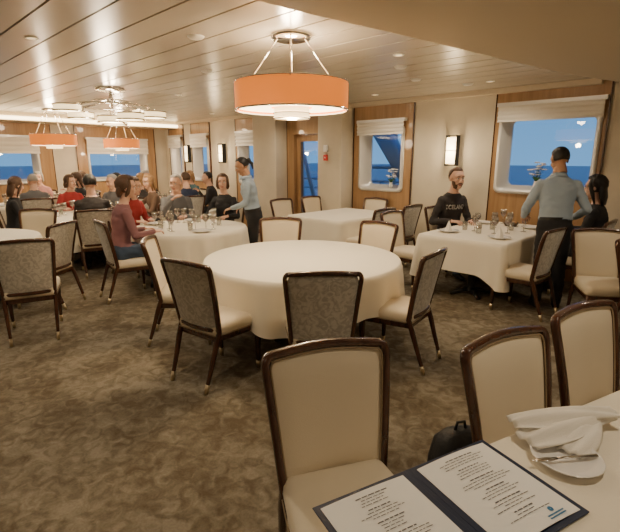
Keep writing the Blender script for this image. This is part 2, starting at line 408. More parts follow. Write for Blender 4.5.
# ------------------------------------------------------------------ lamps
def pendant(x,y,zb=2.03,R=.46,h=.21):
    bm=bmesh.new(); n=64
    lathe(bm,[(R,zb),(R,zb+h)],n,0); lathe(bm,[(R-.008,zb+h),(R-.008,zb)],n,0)
    for z in (zb,zb+h): lathe(bm,[(R-.01,z-.006),(R+.004,z-.006),(R+.004,z+.006),(R-.01,z+.006),(R-.01,z-.006)],n,2)
    lathe(bm,[(.17,zb+.02),(R-.012,zb+.02)],n,1)
    lathe(bm,[(.17,zb+h-.02),(R-.012,zb+h-.02)],n,3)
    r=.145
    lathe(bm,[(r,zb+h),(r,zb-.06),(0.001,zb-.06)],40,3)
    for z in (zb-.02,zb-.062): lathe(bm,[(r-.002,z-.005),(r+.008,z-.005),(r+.008,z+.005),(r-.002,z+.005)],40,2)
    lathe(bm,[(.001,CH-.035),(.15,CH-.035),(.16,CH-.02),(.16,CH)],40,2)
    for k in range(4):
        t=(k+.5)*math.pi/2
        tube(bm,[(.11*math.cos(t),.11*math.sin(t),CH-.03),(.36*math.cos(t),.36*math.sin(t),zb+h-.01)],.007,8,2)
        tube(bm,[(.155*math.cos(t),.155*math.sin(t),zb+h-.01),(R*math.cos(t),R*math.sin(t),zb+h-.01)],.006,8,2)
    obj('drum_pendant_lamp',tomesh(bm,'drum_pendant_lamp',['orange','glow','chrome','glow2']),(x,y,0))
def plight(nm,loc,w,col=(1,.8,.58),r=.1,typ='POINT',spot=140):
    l=bpy.data.lights.new(nm,typ); l.energy=w; l.color=col; l.shadow_soft_size=r
    if typ=='SPOT': l.spot_size=spot*D2R; l.spot_blend=.9
    o=bpy.data.objects.new(nm,l); COL.objects.link(o); o.location=loc; return o
for (x,y),zb,R in [(cw(-.15,3.9),2.03,.46),((-10.3,3.2),1.90,.42),((-11.0,4.9),1.88,.40)]:
    pendant(x,y,zb,R)
    plight('pendant_bulb',(x,y,2.42),26,(1,.79,.55),.08)
    plight('pendant_bulb',(x,y,zb-.12),32,(1,.77,.50),.05)
# chandelier of small drums
cx,cy=cw(-2.80,6.7)
bm=bmesh.new()
lathe(bm,[(.001,CH-.03),(.2,CH-.03),(.2,CH)],40,0)
tube(bm,[(0,0,CH),(0,0,2.36)],.02,10,0)
for R_,z in ((.5,2.36),(.25,2.42)):
    tube(bm,[(R_*math.cos(t*math.pi/24),R_*math.sin(t*math.pi/24),z) for t in range(49)],.01,8,0)
for k in range(7):
    t=2*math.pi*k/7; rr=.56 if k<6 else .1; z=2.15+.06*(k%3)
    if k==6: rr=.05; z=2.14
    x,y=rr*math.cos(t),rr*math.sin(t)
    lathe(bm,[(.001,z),(.17,z)],32,1,(x,y,0)); lathe(bm,[(.17,z),(.17,z+.08)],32,2,(x,y,0)); lathe(bm,[(.17,z+.08),(.001,z+.08)],32,0,(x,y,0))
    for q in (z,z+.08): lathe(bm,[(.165,q-.009),(.184,q-.009),(.184,q+.009),(.165,q+.009)],32,0,(x,y,0))
    tube(bm,[(x,y,z+.07),(x*.85,y*.85,2.37)],.008,8,0); tube(bm,[(x*.85,y*.85,2.36),(0,0,2.44)],.008,8,0)
obj('cluster_chandelier',tomesh(bm,'cluster_chandelier',['chrome','glow','glow2']),(cx,cy,0))
plight('chandelier_bulb',(cx,cy,2.0),42,(1,.80,.56),.12)
plight('chandelier_bulb',(cx,cy,2.47),16,(1,.80,.56),.08)
for i,(x,y) in enumerate([(x,y) for x in (-11,-8.8,-6.6,-4.4,-2.6) for y in (-4.5,-1.5,1.3,3.9,6.0)]+[(0,y) for y in (-4,-1,2,4.8)]+[(2.6,y) for y in (-3,1,4)]):
    zc=CH if x<-2.4 else 2.465
    bm=bmesh.new(); lathe(bm,[(.055,0),(.05,-.008),(.04,-.008),(.036,.0)],20,0); lathe(bm,[(.037,-.003),(.001,-.003)],20,1)
    obj('ceiling_downlight',tomesh(bm,'dl',['plastic','glow2']),(x,y,zc))
    plight('downlight_lamp',(x,y,zc-.03),50,(1,.83,.60),.035,'SPOT',150)
def sconce(x,z,y=WY):
    bm=bmesh.new()
    box(bm,-.085,.085,-.10,-.02,-.2,.2,0,bev=.01)
    for sx in (-.09,.08): box(bm,sx,sx+.012,-.11,-.0,-.23,.23,1)
    for zz in (-.23,-.005,.22): box(bm,-.09,.09,-.112,-.095,zz,zz+.012,1)
    box(bm,-.05,.05,-.02,0,-.15,.15,1)
    obj('wall_sconce',tomesh(bm,'wall_sconce',['sglow','black']),(x,y,z)); 
sconce(-3.42,1.76); sconce(-9.5,1.76); sconce(-11.08,1.76)
plight('sconce_bulb',(-3.42,WY-.22,1.76),11,(1,.76,.47),.05); plight('sconce_bulb',(-9.5,WY-.22,1.76),11,(1,.76,.47),.05)
for x,y in ((-2.9,4.4),(-3.2,5.2),(-4.6,3.1),(-3.4,2.2),(-2.9,6.0)):
    bm=bmesh.new(); lathe(bm,[(.001,-.02),(.05,-.02),(.065,-.008),(.07,0)],24,0); obj('ceiling_speaker',tomesh(bm,'spk',['plastic']),(x,y,CH))
bm=bmesh.new(); box(bm,-.05,.05,-.03,0,-.06,.06,0,bev=.008); box(bm,-.045,.045,-.035,0,-.22,-.11,1,bev=.008); ellipsoid(bm,(0,-.036,-.165),(.015,.006,.015),0)
obj('fire_alarm_call_point',tomesh(bm,'alarm',['plastic','red']),(-5.78,6.42,1.82))

# ------------------------------------------------------------------ people
def remesh(bm,vox,smooth=2):
    me=bpy.data.meshes.new('tmp'); bm.to_mesh(me); bm.free()
    o=bpy.data.objects.new('tmp',me); COL.objects.link(o)
    r=o.modifiers.new('r','REMESH'); r.mode='VOXEL'; r.voxel_size=vox; r.use_smooth_shade=True
    if smooth:
        s=o.modifiers.new('s','SMOOTH'); s.factor=.5; s.iterations=smooth
    bpy.context.view_layer.update()
    dg=bpy.context.evaluated_depsgraph_get()
    out=bpy.data.meshes.new_from_object(o.evaluated_get(dg))
    bpy.data.objects.remove(o); bpy.data.meshes.remove(me)
    return out
def sph(bm,c,r): ellipsoid(bm,c,(r,r,r),0,14,9)
SK={'fair':mat('skin_fair',(.66,.40,.29),.5),'tan':mat('skin_tan',(.46,.25,.15),.5)}
M['eyew']=mat('eye_white',(.8,.78,.75),.3); M['eyed']=mat('eye_iris',(.04,.025,.015),.2); M['lip']=mat('lips',(.45,.16,.13),.5)
HC={'black':mat('hair_black',(.012,.009,.008),.45,bump=.6,bscale=90),'brown':mat('hair_brown',(.085,.042,.022),.5,bump=.6,bscale=90),
    'blonde':mat('hair_blonde',(.34,.19,.08),.5,bump=.6,bscale=90),'greyh':mat('hair_grey',(.36,.34,.32),.6,bump=.6,bscale=90)}
_h={}
def head_mesh(sk):
    if sk in _h: return _h[sk]
    bm=bmesh.new()
    ellipsoid(bm,(0,-.012,.03),(.076,.096,.09)); ellipsoid(bm,(0,.028,-.035),(.06,.062,.08)); ellipsoid(bm,(0,.055,-.098),(.03,.028,.022))
    ellipsoid(bm,(0,.06,.03),(.058,.03,.04))
    for s in (-1,1):
        ellipsoid(bm,(s*.034,.062,-.03),(.024,.022,.024)); ellipsoid(bm,(s*.078,-.008,-.008),(.009,.02,.032)); ellipsoid(bm,(s*.03,.08,.024),(.024,.012,.008))
        ellipsoid(bm,(s*.012,.095,-.034),(.009,.011,.008))
    tube(bm,[(0,.084,.015),(0,.098,-.01),(0,.108,-.03),(0,.095,-.038)],[.008,.009,.012,.009],10)
    tube(bm,[(0,-.01,-.05),(0,-.025,-.15)],[.05,.052],16)
    me=remesh(bm,.005,3)
    bm=bmesh.new(); bm.from_mesh(me)
    for f in bm.faces: f.material_index=0; f.smooth=True
    for s in (-1,1):
        ellipsoid(bm,(s*.031,.0795,.002),(.0135,.009,.008),1,12,8); ellipsoid(bm,(s*.031,.0865,.002),(.005,.0035,.0055),2,10,6)
        tube(bm,[(s*.014,.094,.026),(s*.032,.094,.031),(s*.05,.08,.025)],[.003,.004,.002],6,4)
        tube(bm,[(s*.016,.088,.009),(s*.031,.0905,.0125),(s*.046,.083,.008)],.002,6,4)
    ellipsoid(bm,(0,.087,-.064),(.023,.008,.005),3,14,8); ellipsoid(bm,(0,.086,-.073),(.02,.009,.006),3,14,8)
    _h[sk]=tomesh(bm,'head',[SK[sk],'eyew','eyed','lip',HC['brown']]); return _h[sk]
_hr={}
def hair_mesh(style,colr):
    k=(style,colr)
    if k in _hr: return _hr[k]
    bm=bmesh.new(); rows=[]
    thick={'short':.008,'bun':.007,'long':.016,'bob':.018,'thin':.005}[style]
    for i in range(25):
        ph=math.pi*i/24; row=[]
        for j in range(48):
            th=2*math.pi*j/48
            d=Vector((math.sin(ph)*math.cos(th),math.sin(ph)*math.sin(th),math.cos(ph)))
            fr=d.y
            line=.60 if fr>.35 else (.0 if fr>-.1 else -.62)
            if .35>=fr>.05: line=.05+(fr-.05)*1.8
            if style in('long','bob') and fr<=.3: line=-.9
            if style=='thin' : line=max(line,-.5) if fr<-.1 else .95
            f=1/(1+math.exp(-(d.z-line)*28))
            r=Vector((.076,.097,.091))+Vector((thick,)*3)*(1+.35*noise.noise(d*9)+.25*noise.noise(Vector((d.x*30,d.y*30,d.z*6))))
            r2=r*f+Vector((.06,.075,.07))*(1-f)
            row.append(Vector((d.x*r2.x,-.012+d.y*r2.y,.03+d.z*r2.z)))
        rows.append(row)
    loft(bm,rows)
    if style in('long','bob'):
        L=-.20 if style=='long' else -.11
        tube(bm,[(0,-.05,.06),(0,-.07,-.02),(0,-.078,L*.6),(0,-.08,L)],[(.04,.07),(.042,.082),(.04,.085),(.02,.065)],20,ref=(0,1,0))
        for s in(-1,1): tube(bm,[(s*.055,.02,.085),(s*.08,.03,.02),(s*.082,.01,-.06),(s*.075,-.01,L*.9)],[.018,.02,.022,.01],10)
    if style=='bun': ellipsoid(bm,(0,-.125,.035),(.04,.032,.038)); tube(bm,[(0,-.12,.03),(0,-.15,-.02),(0,-.13,-.10)],[.025,.025,.008],10)
    me=tomesh(bm,'hair',[HC[colr]]); _hr[k]=me; return me
def beard_mesh(colr):
    bm=bmesh.new(); rows=[]
    for i in range(28):
        ph=math.pi*i/27; row=[]
        for j in range(56):
            th=2*math.pi*j/56; d=Vector((math.sin(ph)*math.cos(th),math.sin(ph)*math.sin(th),math.cos(ph)))
            P=Vector((d.x*.06,.028+d.y*.062,-.035+d.z*.08))
            lim=-.062 if abs(P.x)<.046 else -.03
            on=P.z<lim and P.y>-.005 and not (abs(P.x)<.024 and -.084<P.z<-.05)
            e=.004 if on else -.014
            if P.z<-.09: e+=.007
            row.append(P+d*(e+.002*noise.noise(d*20)))
        rows.append(row)
    loft(bm,rows); tube(bm,[(-.032,.08,-.066),(-.018,.091,-.054),(0,.094,-.051),(.018,.091,-.054),(.032,.08,-.066)],[.003,.004,.004,.004,.003],8)
    return tomesh(bm,'beard',[HC[colr]])
_hand={}
def hand_mesh(sk,side):
    k=(sk,side)
    if k in _hand: return _hand[k]
    bm=bmesh.new(); s=side
    tube(bm,[(0,-.02,0),(0,.01,0),(0,.045,0),(0,.085,-.002)],[(.018,.024),(.016,.033),(.014,.040),(.011,.040)],16,ref=(0,0,1))
    for fx,l,c in ((-.03,.068,.25),(-.01,.078,.3),(.011,.072,.36),(.031,.056,.42)):
        p=Vector((fx*s,.08,-.002)); a=-.15; P=[p.copy()]; 
        for seg in (.45,.32,.23):
            a-=c; p=p+Vector((fx*.12*s,math.cos(a)*l*seg,math.sin(a)*l*seg)); P.append(p.copy())
        tube(bm,P,[.0095,.0088,.008,.0066],10)
        for q,r in zip(P,[.0095,.0088,.008,.0066]): sph(bm,q,r)
    P=[Vector((-.022*s,.015,-.004)),Vector((-.045*s,.038,-.012)),Vector((-.055*s,.062,-.02)),Vector((-.054*s,.083,-.026))]
    tube(bm,P,[.015,.012,.010,.008],10)
    for q,r in zip(P,[.015,.012,.010,.008]): sph(bm,q,r)
    me=remesh(bm,.0035,2); me.materials.clear(); me.materials.append(SK[sk]); me.name='hand'; _hand[k]=me; return me
def ik(Sh,T,l1,l2,hint):
    d=T-Sh; L=d.length
    if L>l1+l2-.005: T=Sh+d.normalized()*(l1+l2-.005); d=T-Sh; L=d.length
    u=d.normalized(); a=(l1*l1-l2*l2+L*L)/(2*L); h=math.sqrt(max(0,l1*l1-a*a))
    hv=hint-u*hint.dot(u); hv.normalize(); return Sh+u*a+hv*h, T
matcache={}
def cmat(nm,col):
    if nm not in matcache: matcache[nm]=mat('cloth_'+nm,col,.85,bump=.15,bscale=250)
    return matcache[nm]
def person(name,x,y,phi,shirt,pants,hair=('short','brown'),sk='fair',seated=True,lean=4,wr=None,wl=None,yaw=0,pitch=-6,sc=1,fem=False,vox=.013,room=False,beard=False,shoes=('shoe',(.02,.018,.016)),text=None,collar=None):
    if not room: x,y=cw(x,y); phi+=44
    E=empty(name,(x,y,0),phi*D2R)
    hz=.585 if seated else .92*sc
    ln=lean*D2R; U=Vector((0,math.sin(ln),math.cos(ln))); Fd=Vector((0,math.cos(ln),-math.sin(ln))); X=Vector((1,0,0))
    oy=-.07 if seated else 0
    H=Vector((0,oy,hz)); ts=sc
    if fem: R=[(-.09,.155,.115),(0,.17,.12),(.10,.137,.10),(.2,.137,.10),(.32,.155,.112),(.40,.158,.10),(.45,.13,.08),(.485,.085,.062),(.515,.055,.053),(.60,.047,.05)]; shx=.148
    else: R=[(-.09,.15,.115),(0,.168,.122),(.10,.157,.114),(.22,.165,.118),(.34,.184,.122),(.41,.182,.108),(.455,.148,.085),(.49,.10,.07),(.52,.064,.062),(.60,.056,.057)]; shx=.17
    bm=bmesh.new(); loops=[]
    n=28
    RR=[]
    for i in range(len(R)-1):
        for k in range(3): 
            t=k/3; RR.append(tuple(R[i][j]*(1-t)+R[i+1][j]*t for j in range(3)))
    RR.append(R[-1])
    for d,rx,ry in RR:
        c=H+U*d*ts
        if d>.45: c=c+Fd*(d-.45)*.15
        loops.append([c+X*(rx*math.cos(2*math.pi*k/n))+Fd*(ry*math.sin(2*math.pi*k/n)) for k in range(n)])
    loft(bm,loops,cap0=True,cap1=True)
    if fem:
        for s in (-1,1): ellipsoid(bm,H+U*.32*ts+X*s*.062+Fd*.065,(.065,.055,.068))
    segs=[]
    segs.append((H+U*.09*ts,H+U*.42*ts,.15,0)); segs.append((H-U*.1,H+U*.015*ts,.15,1)); segs.append((H+U*.52*ts,H+U*.62*ts,.105,2))
    for s in (-1,1): segs.append((H+U*.41*ts,H+U*.41*ts+X*s*.12,.09,0))
    for s in (-1,1):
        if seated:
            hip=H+Vector((s*.09,.02,-.005)); kn=Vector((s*.125,oy+.45,.53)); an=Vector((s*.12,oy+.42,.10))
        else:
            hip=H+Vector((s*.088,0,-.03)); kn=Vector((s*.098,.015,.50*sc)); an=Vector((s*.105+(.0),-.02,.09))
        tube(bm,[hip,hip.lerp(kn,.5),kn],[.088,.08,.064],18); sph(bm,hip,.088); sph(bm,kn,.065)
        tube(bm,[kn,kn.lerp(an,.35),an+Vector((0,0,.0))],[.064,.062,.05],18)
        toe=an+Vector((s*.02,.165,-.06)); heel=an+Vector((0,-.045,-.05))
        tube(bm,[heel,an+Vector((0,.0,-.045)),an+Vector((s*.01,.07,-.05)),toe],[(.03,.03),(.042,.038),(.036,.043),(.022,.032)],14,ref=(0,0,1)); sph(bm,toe,.026); sph(bm,an,.045); sph(bm,heel,.032)
        segs+= [(hip,kn,.075,1),(kn,an+Vector((0,0,.03)),.06,1),(heel-Vector((0,0,.02)),toe,.04,3)]
        Sh=H+U*.41*ts+X*s*shx
        W=wr if s>0 else wl
        if W is None: W=(s*.2,oy+.36,.80) if seated else (s*.24,.06,.86)
        W=Vector(W)
        hint=Vector((s*.5,-.35,-.8)) 
        l1,l2=(.265,.235) if fem else (.28,.25)
        El,Wr=ik(Sh,W,l1*sc,l2*sc,hint)
        k=.88 if fem else 1
        sph(bm,Sh,.060*k); tube(bm,[Sh,Sh.lerp(El,.4),El],[.058*k,.053*k,.044*k],16); sph(bm,El,.045*k)
        tube(bm,[El,El.lerp(Wr,.3),Wr],[.044*k,.043*k,.03*k],16)
        cut=El.lerp(Wr,.93)
        segs+=[(Sh,El,.05,0),(El,cut,.04,0),(El.lerp(Wr,.97),Wr+(Wr-El).normalized()*.05,.032,2)]
        dr=(Wr-El).normalized()
        if seated or W[2]>.95: dr=(dr+Vector((-s*.25,.3,-.1))).normalized()
        zax=Vector((s*.35,0,1)) if (seated or W[2]>.95) else Vector((s,0,.1))
        zax=(zax-dr*zax.dot(dr)).normalized(); xax=dr.cross(zax)
        mt=Matrix((xax,dr,zax)).transposed().to_4x4(); mt.translation=Wr+dr*.012
        ho=obj('hand_r' if s>0 else 'hand_l',hand_mesh(sk,1 if s>0 else -1),parent=E); ho.matrix_local=mt
        if fem: ho.scale=(.88,)*3
    me=remesh(bm,vox,5)
    for m_ in (cmat(*shirt),cmat(*pants),SK[sk],cmat(*shoes)): me.materials.append(m_)
    nf=len(me.polygons); C=np.empty(nf*3); me.polygons.foreach_get('center',C); C=C.reshape(-1,3)
    best=np.full(nf,1e9); mi=np.zeros(nf,dtype=np.int32)
    for p0,p1,r,m_ in segs:
        a=np.array(p0); ab=np.array(p1)-a; t=np.clip(((C-a)@ab)/max(ab@ab,1e-9),0,1)[:,None]
        d=np.linalg.norm(C-(a+t*ab),axis=1)/r
        q=d<best; best[q]=d[q]; mi[q]=m_
    me.polygons.foreach_set('material_index',mi); me.polygons.foreach_set('use_smooth',np.ones(nf,dtype=bool))
    if vox<.016:
        cl=np.zeros(len(me.vertices),dtype=bool)
        for p in me.polygons:
            if mi[p.index]<2:
                for v in p.vertices: cl[v]=True
        sd=Vector((x*3,y*3,0)); nm=[v.normal.copy() for v in me.vertices]
        for v in me.vertices:
            if cl[v.index]:
                c=v.co; v.co=c+nm[v.index]*(.005+.008*noise.noise(Vector((c.x*9,c.y*9,c.z*16))+sd)+.005*noise.noise(Vector((c.x*20,c.y*20,c.z*34))+sd))
    me.name='body'
    bo=obj('body',me,parent=E)
    hc=H+U*.675*ts+Fd*.035
    hr=Matrix.Rotation(yaw*D2R,4,'Z')@Matrix.Rotation(pitch*D2R,4,'X')
    hm=Matrix.Translation(hc)@hr@Matrix.Diagonal((sc*(.97 if fem else 1.03),)*3+(1,))
    for nm_,m_ in (('head',head_mesh(sk)),('hair',hair_mesh(*hair)))+((('beard',beard_mesh(hair[1])),) if beard else ()):
        o=obj(nm_,m_,parent=E); o.matrix_local=hm
    if collar:
        bm=bmesh.new(); c=H+U*.515*ts+Fd*.013
        L=[[c+U*dz+X*(r*math.cos(2*math.pi*k/24))+Fd*(r*1.02*math.sin(2*math.pi*k/24)-(.012 if dz>0 else 0)) for k in range(24)] for dz,r in ((-.02,.078),(.018,.067),(.021,.070),(-.008,.086),(-.02,.088))]
        loft(bm,L); obj('collar',tomesh(bm,'collar',[cmat(*collar)]),parent=E)
        bm=bmesh.new()
        c=H+U*.055*ts
        L=[[c+U*dz+X*(.168*math.cos(2*math.pi*k/32))+Fd*(.124*math.sin(2*math.pi*k/32)) for k in range(32)] for dz in (-.018,.018)]
        loft(bm,L); obj('belt',tomesh(bm,'belt',['black']),parent=E)
    if text:
        cu=bpy.data.curves.new('t','FONT'); cu.body=text; cu.size=.085; cu.align_x='CENTER'; cu.align_y='CENTER'; cu.extrude=.001; cu.space_character=1.05; cu.offset=.002
        to=bpy.data.objects.new('t',cu); COL.objects.link(to); bpy.context.view_layer.update()
        tm=bpy.data.meshes.new_from_object(to.evaluated_get(bpy.context.evaluated_depsgraph_get())); bpy.data.objects.remove(to)
        bv=BVHTree.FromPolygons([v.co.copy() for v in me.vertices],[tuple(p.vertices) for p in me.polygons])
        for v in tm.vertices:
            o_=Vector((-v.co.x*.8,oy+.6,0))+Vector((0,0,(H+U*.33*ts).z+v.co.y))
            h=bv.ray_cast(o_,Vector((0,-1,0)))
            v.co=(h[0]+Vector((0,.004,0))) if h[0] else o_-Vector((0,.45,0))
        tm.materials.clear(); tm.materials.append(M['plastic']); obj('sweatshirt_lettering',tm,parent=E)
    return E
BLK=('black',(.015,.015,.018)); NAVY=('navy',(.02,.03,.07)); GREYC=('grey',(.13,.13,.14)); BLUE=('waiter_blue',(.33,.41,.50)); MAU=('mauve',(.24,.11,.12)); RED=('red',(.34,.03,.03)); BRN=('brown',(.12,.07,.045)); TEAL=('teal',(.05,.11,.13)); PNK=('pink',(.4,.2,.2)); JEAN=('denim',(.05,.08,.14)); CHAR=('charcoal',(.035,.03,.03))
def toward(x,y,tx,ty): return math.degrees(math.atan2(-(tx-x),ty-y))
pr=random.Random(21)
def sit(name,x,y,t,*a,dphi=0,**k):
    ph=toward(x,y,*t)+dphi
    k.setdefault('yaw',pr.uniform(-32,32)); k.setdefault('lean',pr.uniform(2,13)); k.setdefault('pitch',pr.uniform(-16,2))
    if pr.random()<.4: k.setdefault('wr',(.10,.26,pr.uniform(.95,1.08)))
    if pr.random()<.4: k.setdefault('wl',(-.08,.27,.80))
    chair(x,y,ph); return person(name,x,y,ph,*a,**k)
person('waiter',2.66,4.86,-14,BLUE,BLK,('short','black'),'tan',seated=False,lean=8,sc=1.03,wr=(.24,.24,1.0),wl=(-.26,.30,1.0),yaw=16,collar=BLUE,pitch=-18)
person('waitress',-.80,6.35,96,BLUE,BLK,('bun','black'),'tan',seated=False,fem=True,sc=.975,lean=9,wr=(.20,.16,.97),wl=(-.16,.30,.98),collar=BLUE,pitch=-22)
chair(-3.05,6.08,-112,room=True)
person('seated_bearded_man',-3.03,6.08,-116,CHAR,JEAN,('short','brown'),room=True,lean=6,yaw=-6,pitch=-3,beard=True,text='ICELAND',wr=(.18,.24,.80),wl=(-.12,.30,.80),vox=.011,sc=1.18)
chair(-1.36,6.12,90,room=True)
person('seated_woman',-1.28,6.12,90,BLK,BLK,('long','black'),room=True,fem=True,sc=1.1)
T4=(-1.62,6.02);T5=(-3.6,7.35);T7=(-3.1,9.5);T8=(-5.6,9.1)
sit('seated_woman',-2.20,5.30,T4,MAU,JEAN,('bob','brown'),fem=True,dphi=-14,lean=8,yaw=-18,sc=1.1)
sit('seated_woman',-2.55,6.45,T4,RED,BLK,('long','brown'),fem=True,lean=10,sc=1.03)
sit('seated_man',-2.05,6.95,T4,GREYC,BLK,('short','greyh'),sc=1.04)
sit('seated_woman',-1.35,7.05,T4,BLK,BLK,('bob','brown'),fem=True,yaw=20,sc=1.04)
sit('seated_man',-3.12,6.48,T5,CHAR,BLK,('short','black'),lean=8,sc=1.06)
sit('seated_woman',-4.45,6.85,T5,BLK,BLK,('long','brown'),fem=True,vox=.016)
sit('seated_woman',-2.75,7.9,T5,BRN,BLK,('long','blonde'),fem=True,vox=.016)
sit('seated_man',-3.55,8.3,T5,GREYC,BLK,('short','greyh'),vox=.016)
sit('seated_woman',-4.3,8.15,T5,RED,BLK,('bob','brown'),fem=True,vox=.016)
sit('seated_man',-2.4,8.8,T7,NAVY,BLK,('short','brown'),vox=.02)
sit('seated_woman',-3.9,9.0,T7,BRN,BLK,('long','black'),fem=True,vox=.02)
sit('seated_man',-3.7,10.3,T7,BLK,BLK,('short','greyh'),vox=.02)
sit('seated_woman',-2.7,10.4,T7,TEAL,BLK,('bob','blonde'),fem=True,vox=.02)
sit('seated_man',-2.1,9.6,T7,BLK,BLK,('short','black'),vox=.02)
sit('seated_woman',-3.15,8.5,T7,CHAR,BLK,('bob','blonde'),fem=True,vox=.02)
sit('seated_man',-5.0,8.25,T8,GREYC,BLK,('thin','greyh'),vox=.02)
sit('seated_man',-6.3,8.4,T8,TEAL,BLK,('short','greyh'),vox=.02)
sit('seated_woman',-5.9,10.0,T8,PNK,BLK,('bob','greyh'),fem=True,vox=.02)
sit('seated_man',-4.9,9.8,T8,GREYC,BLK,('short','brown'),vox=.02)
sit('seated_woman',-4.6,9.0,T8,BLK,BLK,('long','brown'),fem=True,vox=.02)

# ------------------------------------------------------------------ tableware
bm=bmesh.new()
lathe(bm,[(.001,0),(.034,.001),(.034,.004),(.006,.008),(.0045,.09),(.02,.105),(.038,.13),(.042,.16),(.034,.20),(.033,.2),(.04,.16),(.036,.132),(.018,.109),(.001,.1)],24,0)
lathe(bm,[(.001,.106),(.019,.11),(.036,.133),(.0385,.145),(.001,.145)],24,1)
WG=tomesh(bm,'wine_glass',['dglass','wine'])
bm=bmesh.new()
lathe(bm,[(.001,0),(.03,0),(.034,.11),(.032,.11),(.028,.006),(.001,.006)],20,0); TG=tomesh(bm,'water_glass',['dglass'])
bm=bmesh.new()
lathe(bm,[(.001,.006),(.08,.007),(.10,.012),(.125,.022),(.127,.024),(.125,.025),(.10,.016),(.08,.011),(.001,.010)],40,0); lathe(bm,[(.075,.0),(.08,.007)],40,0); PL=tomesh(bm,'dinner_plate',['china'])
bm=bmesh.new()
tube(bm,[(0,-.1,.004),(0,0,.006),(0,.03,.005)],[(.003,.007),(.003,.005),(.002,.004)],8,0,ref=(0,0,1)); tube(bm,[(0,.03,.005),(0,.06,.004),(0,.11,.005)],[(.0015,.005),(.0015,.01),(.001,.004)],8,0,ref=(0,0,1)); KN=tomesh(bm,'table_knife',['steel'])
bm=bmesh.new(); rows=[]
for i in range(7):
    t=i/6; rows.append([Vector(((.045*(1-t)+.004)*(1+.18*math.cos(6*2*math.pi*k/36))*math.cos(2*math.pi*k/36),(.032*(1-t)+.003)*(1+.18*math.cos(6*2*math.pi*k/36))*math.sin(2*math.pi*k/36),.13*t)) for k in range(36)])
loft(bm,rows,cap1=True); NP=tomesh(bm,'standing_napkin',['cloth2'])
ZT=.754
rn=random.Random(3)
def setting(cx_,cy_,rad,angs):
    for a in angs:
        for (r_,me,nm,da) in ((rad-.2,PL,'dinner_plate',0),(rad-.36,WG,'wine_glass',16),(rad-.36,TG,'water_glass',-14),(rad-.44,WG,'wine_glass',-2),(rad-.30,WG,'wine_glass',26)):
            if nm=='dinner_plate' and rn.random()<.25: continue
            t=(a+da)*D2R; x,y=cx_+r_*math.cos(t),cy_+r_*math.sin(t)
            x,y=cw(x,y)
            obj(nm,me,(x,y,ZT))
setting(*T4,.75,[30,100,160,230,300]); setting(*T5,.8,[0,60,120,200,300]); setting(*T7,.8,[0,60,120,200,300]); setting(*T8,.8,[0,90,160,240,300])
for x,y in ((-2.58,6.25),(-1.97,6.2),(-2.62,5.2),(-1.97,5.15)): obj('dinner_plate',PL,(x,y,ZT))
for x,y in ((-2.42,6.4),(-2.12,6.42),(-2.42,5.5),(-2.15,5.45),(-2.2,6.05),(-2.05,5.6),(-2.5,5.75),(-2.36,5.95),(-1.95,5.85)): obj('wine_glass',WG,(x,y,ZT))
for x,y in ((-2.3,5.75),(-2.1,5.85),(-2.42,6.12),(-2.3,5.35),(-2.55,5.5)): obj('water_glass',TG,(x,y,ZT))
for x,y in ((-2.62,5.2),(-1.97,5.15)): obj('standing_napkin',NP,(x,y,ZT+.01))
bm=bmesh.new(); lathe(bm,[(.001,0),(.07,0),(.10,.05),(.096,.05),(.066,.006),(.001,.006)],28,0)
for k in range(5): ellipsoid(bm,(.045*math.cos(k*1.256),.045*math.sin(k*1.256),.045),(.036,.026,.022),1,12,8)
M['bread']=mat('bread_crust',(.42,.22,.08),.8,bump=.3,bscale=60); M['wicker']=mat('basket_dark',(.1,.06,.03),.7,bump=.5,bscale=80)
obj('bread_basket',tomesh(bm,'bread_basket',['wicker','bread']),(-2.25,6.24,ZT))
def vase(x,y,z,h=.14,n=9,seed=0):
    r0=random.Random(seed); bm=bmesh.new()
    lathe(bm,[(.001,0),(.03,.0),(.04,h*.4),(.025,h*.8),(.032,h),(.028,h),(.02,h*.8),(.001,h*.7)],20,0)
    for k in range(n):
        t=r0.random()*6.28; q=r0.random()*.10; zz=h+.08+r0.random()*.18
        p=Vector((q*math.cos(t),q*math.sin(t),zz)); tube(bm,[(0,0,h*.8),(p.x*.4,p.y*.4,h+.05),p],.002,6,1)
        for m_ in range(5):
            a=m_*1.2566; ellipsoid(bm,p+Vector((.020*math.cos(a),.020*math.sin(a),.004)),(.019,.019,.009),2,8,6)
        l=Vector((.07*math.cos(t+1),.07*math.sin(t+1),h+.06)); tube(bm,[(0,0,h*.85),l*.6+Vector((0,0,h*.4)),l],[(.003,.004),(.003,.016),(.001,.002)],6,1)
    obj('flower_vase',tomesh(bm,'flower_vase',['china','leaf','petal']),(x,y,z))
vase(-2.18,WY+.06,1.215,.12,16,1); vase(-4.6,WY+.06,1.135,.10,14,2)
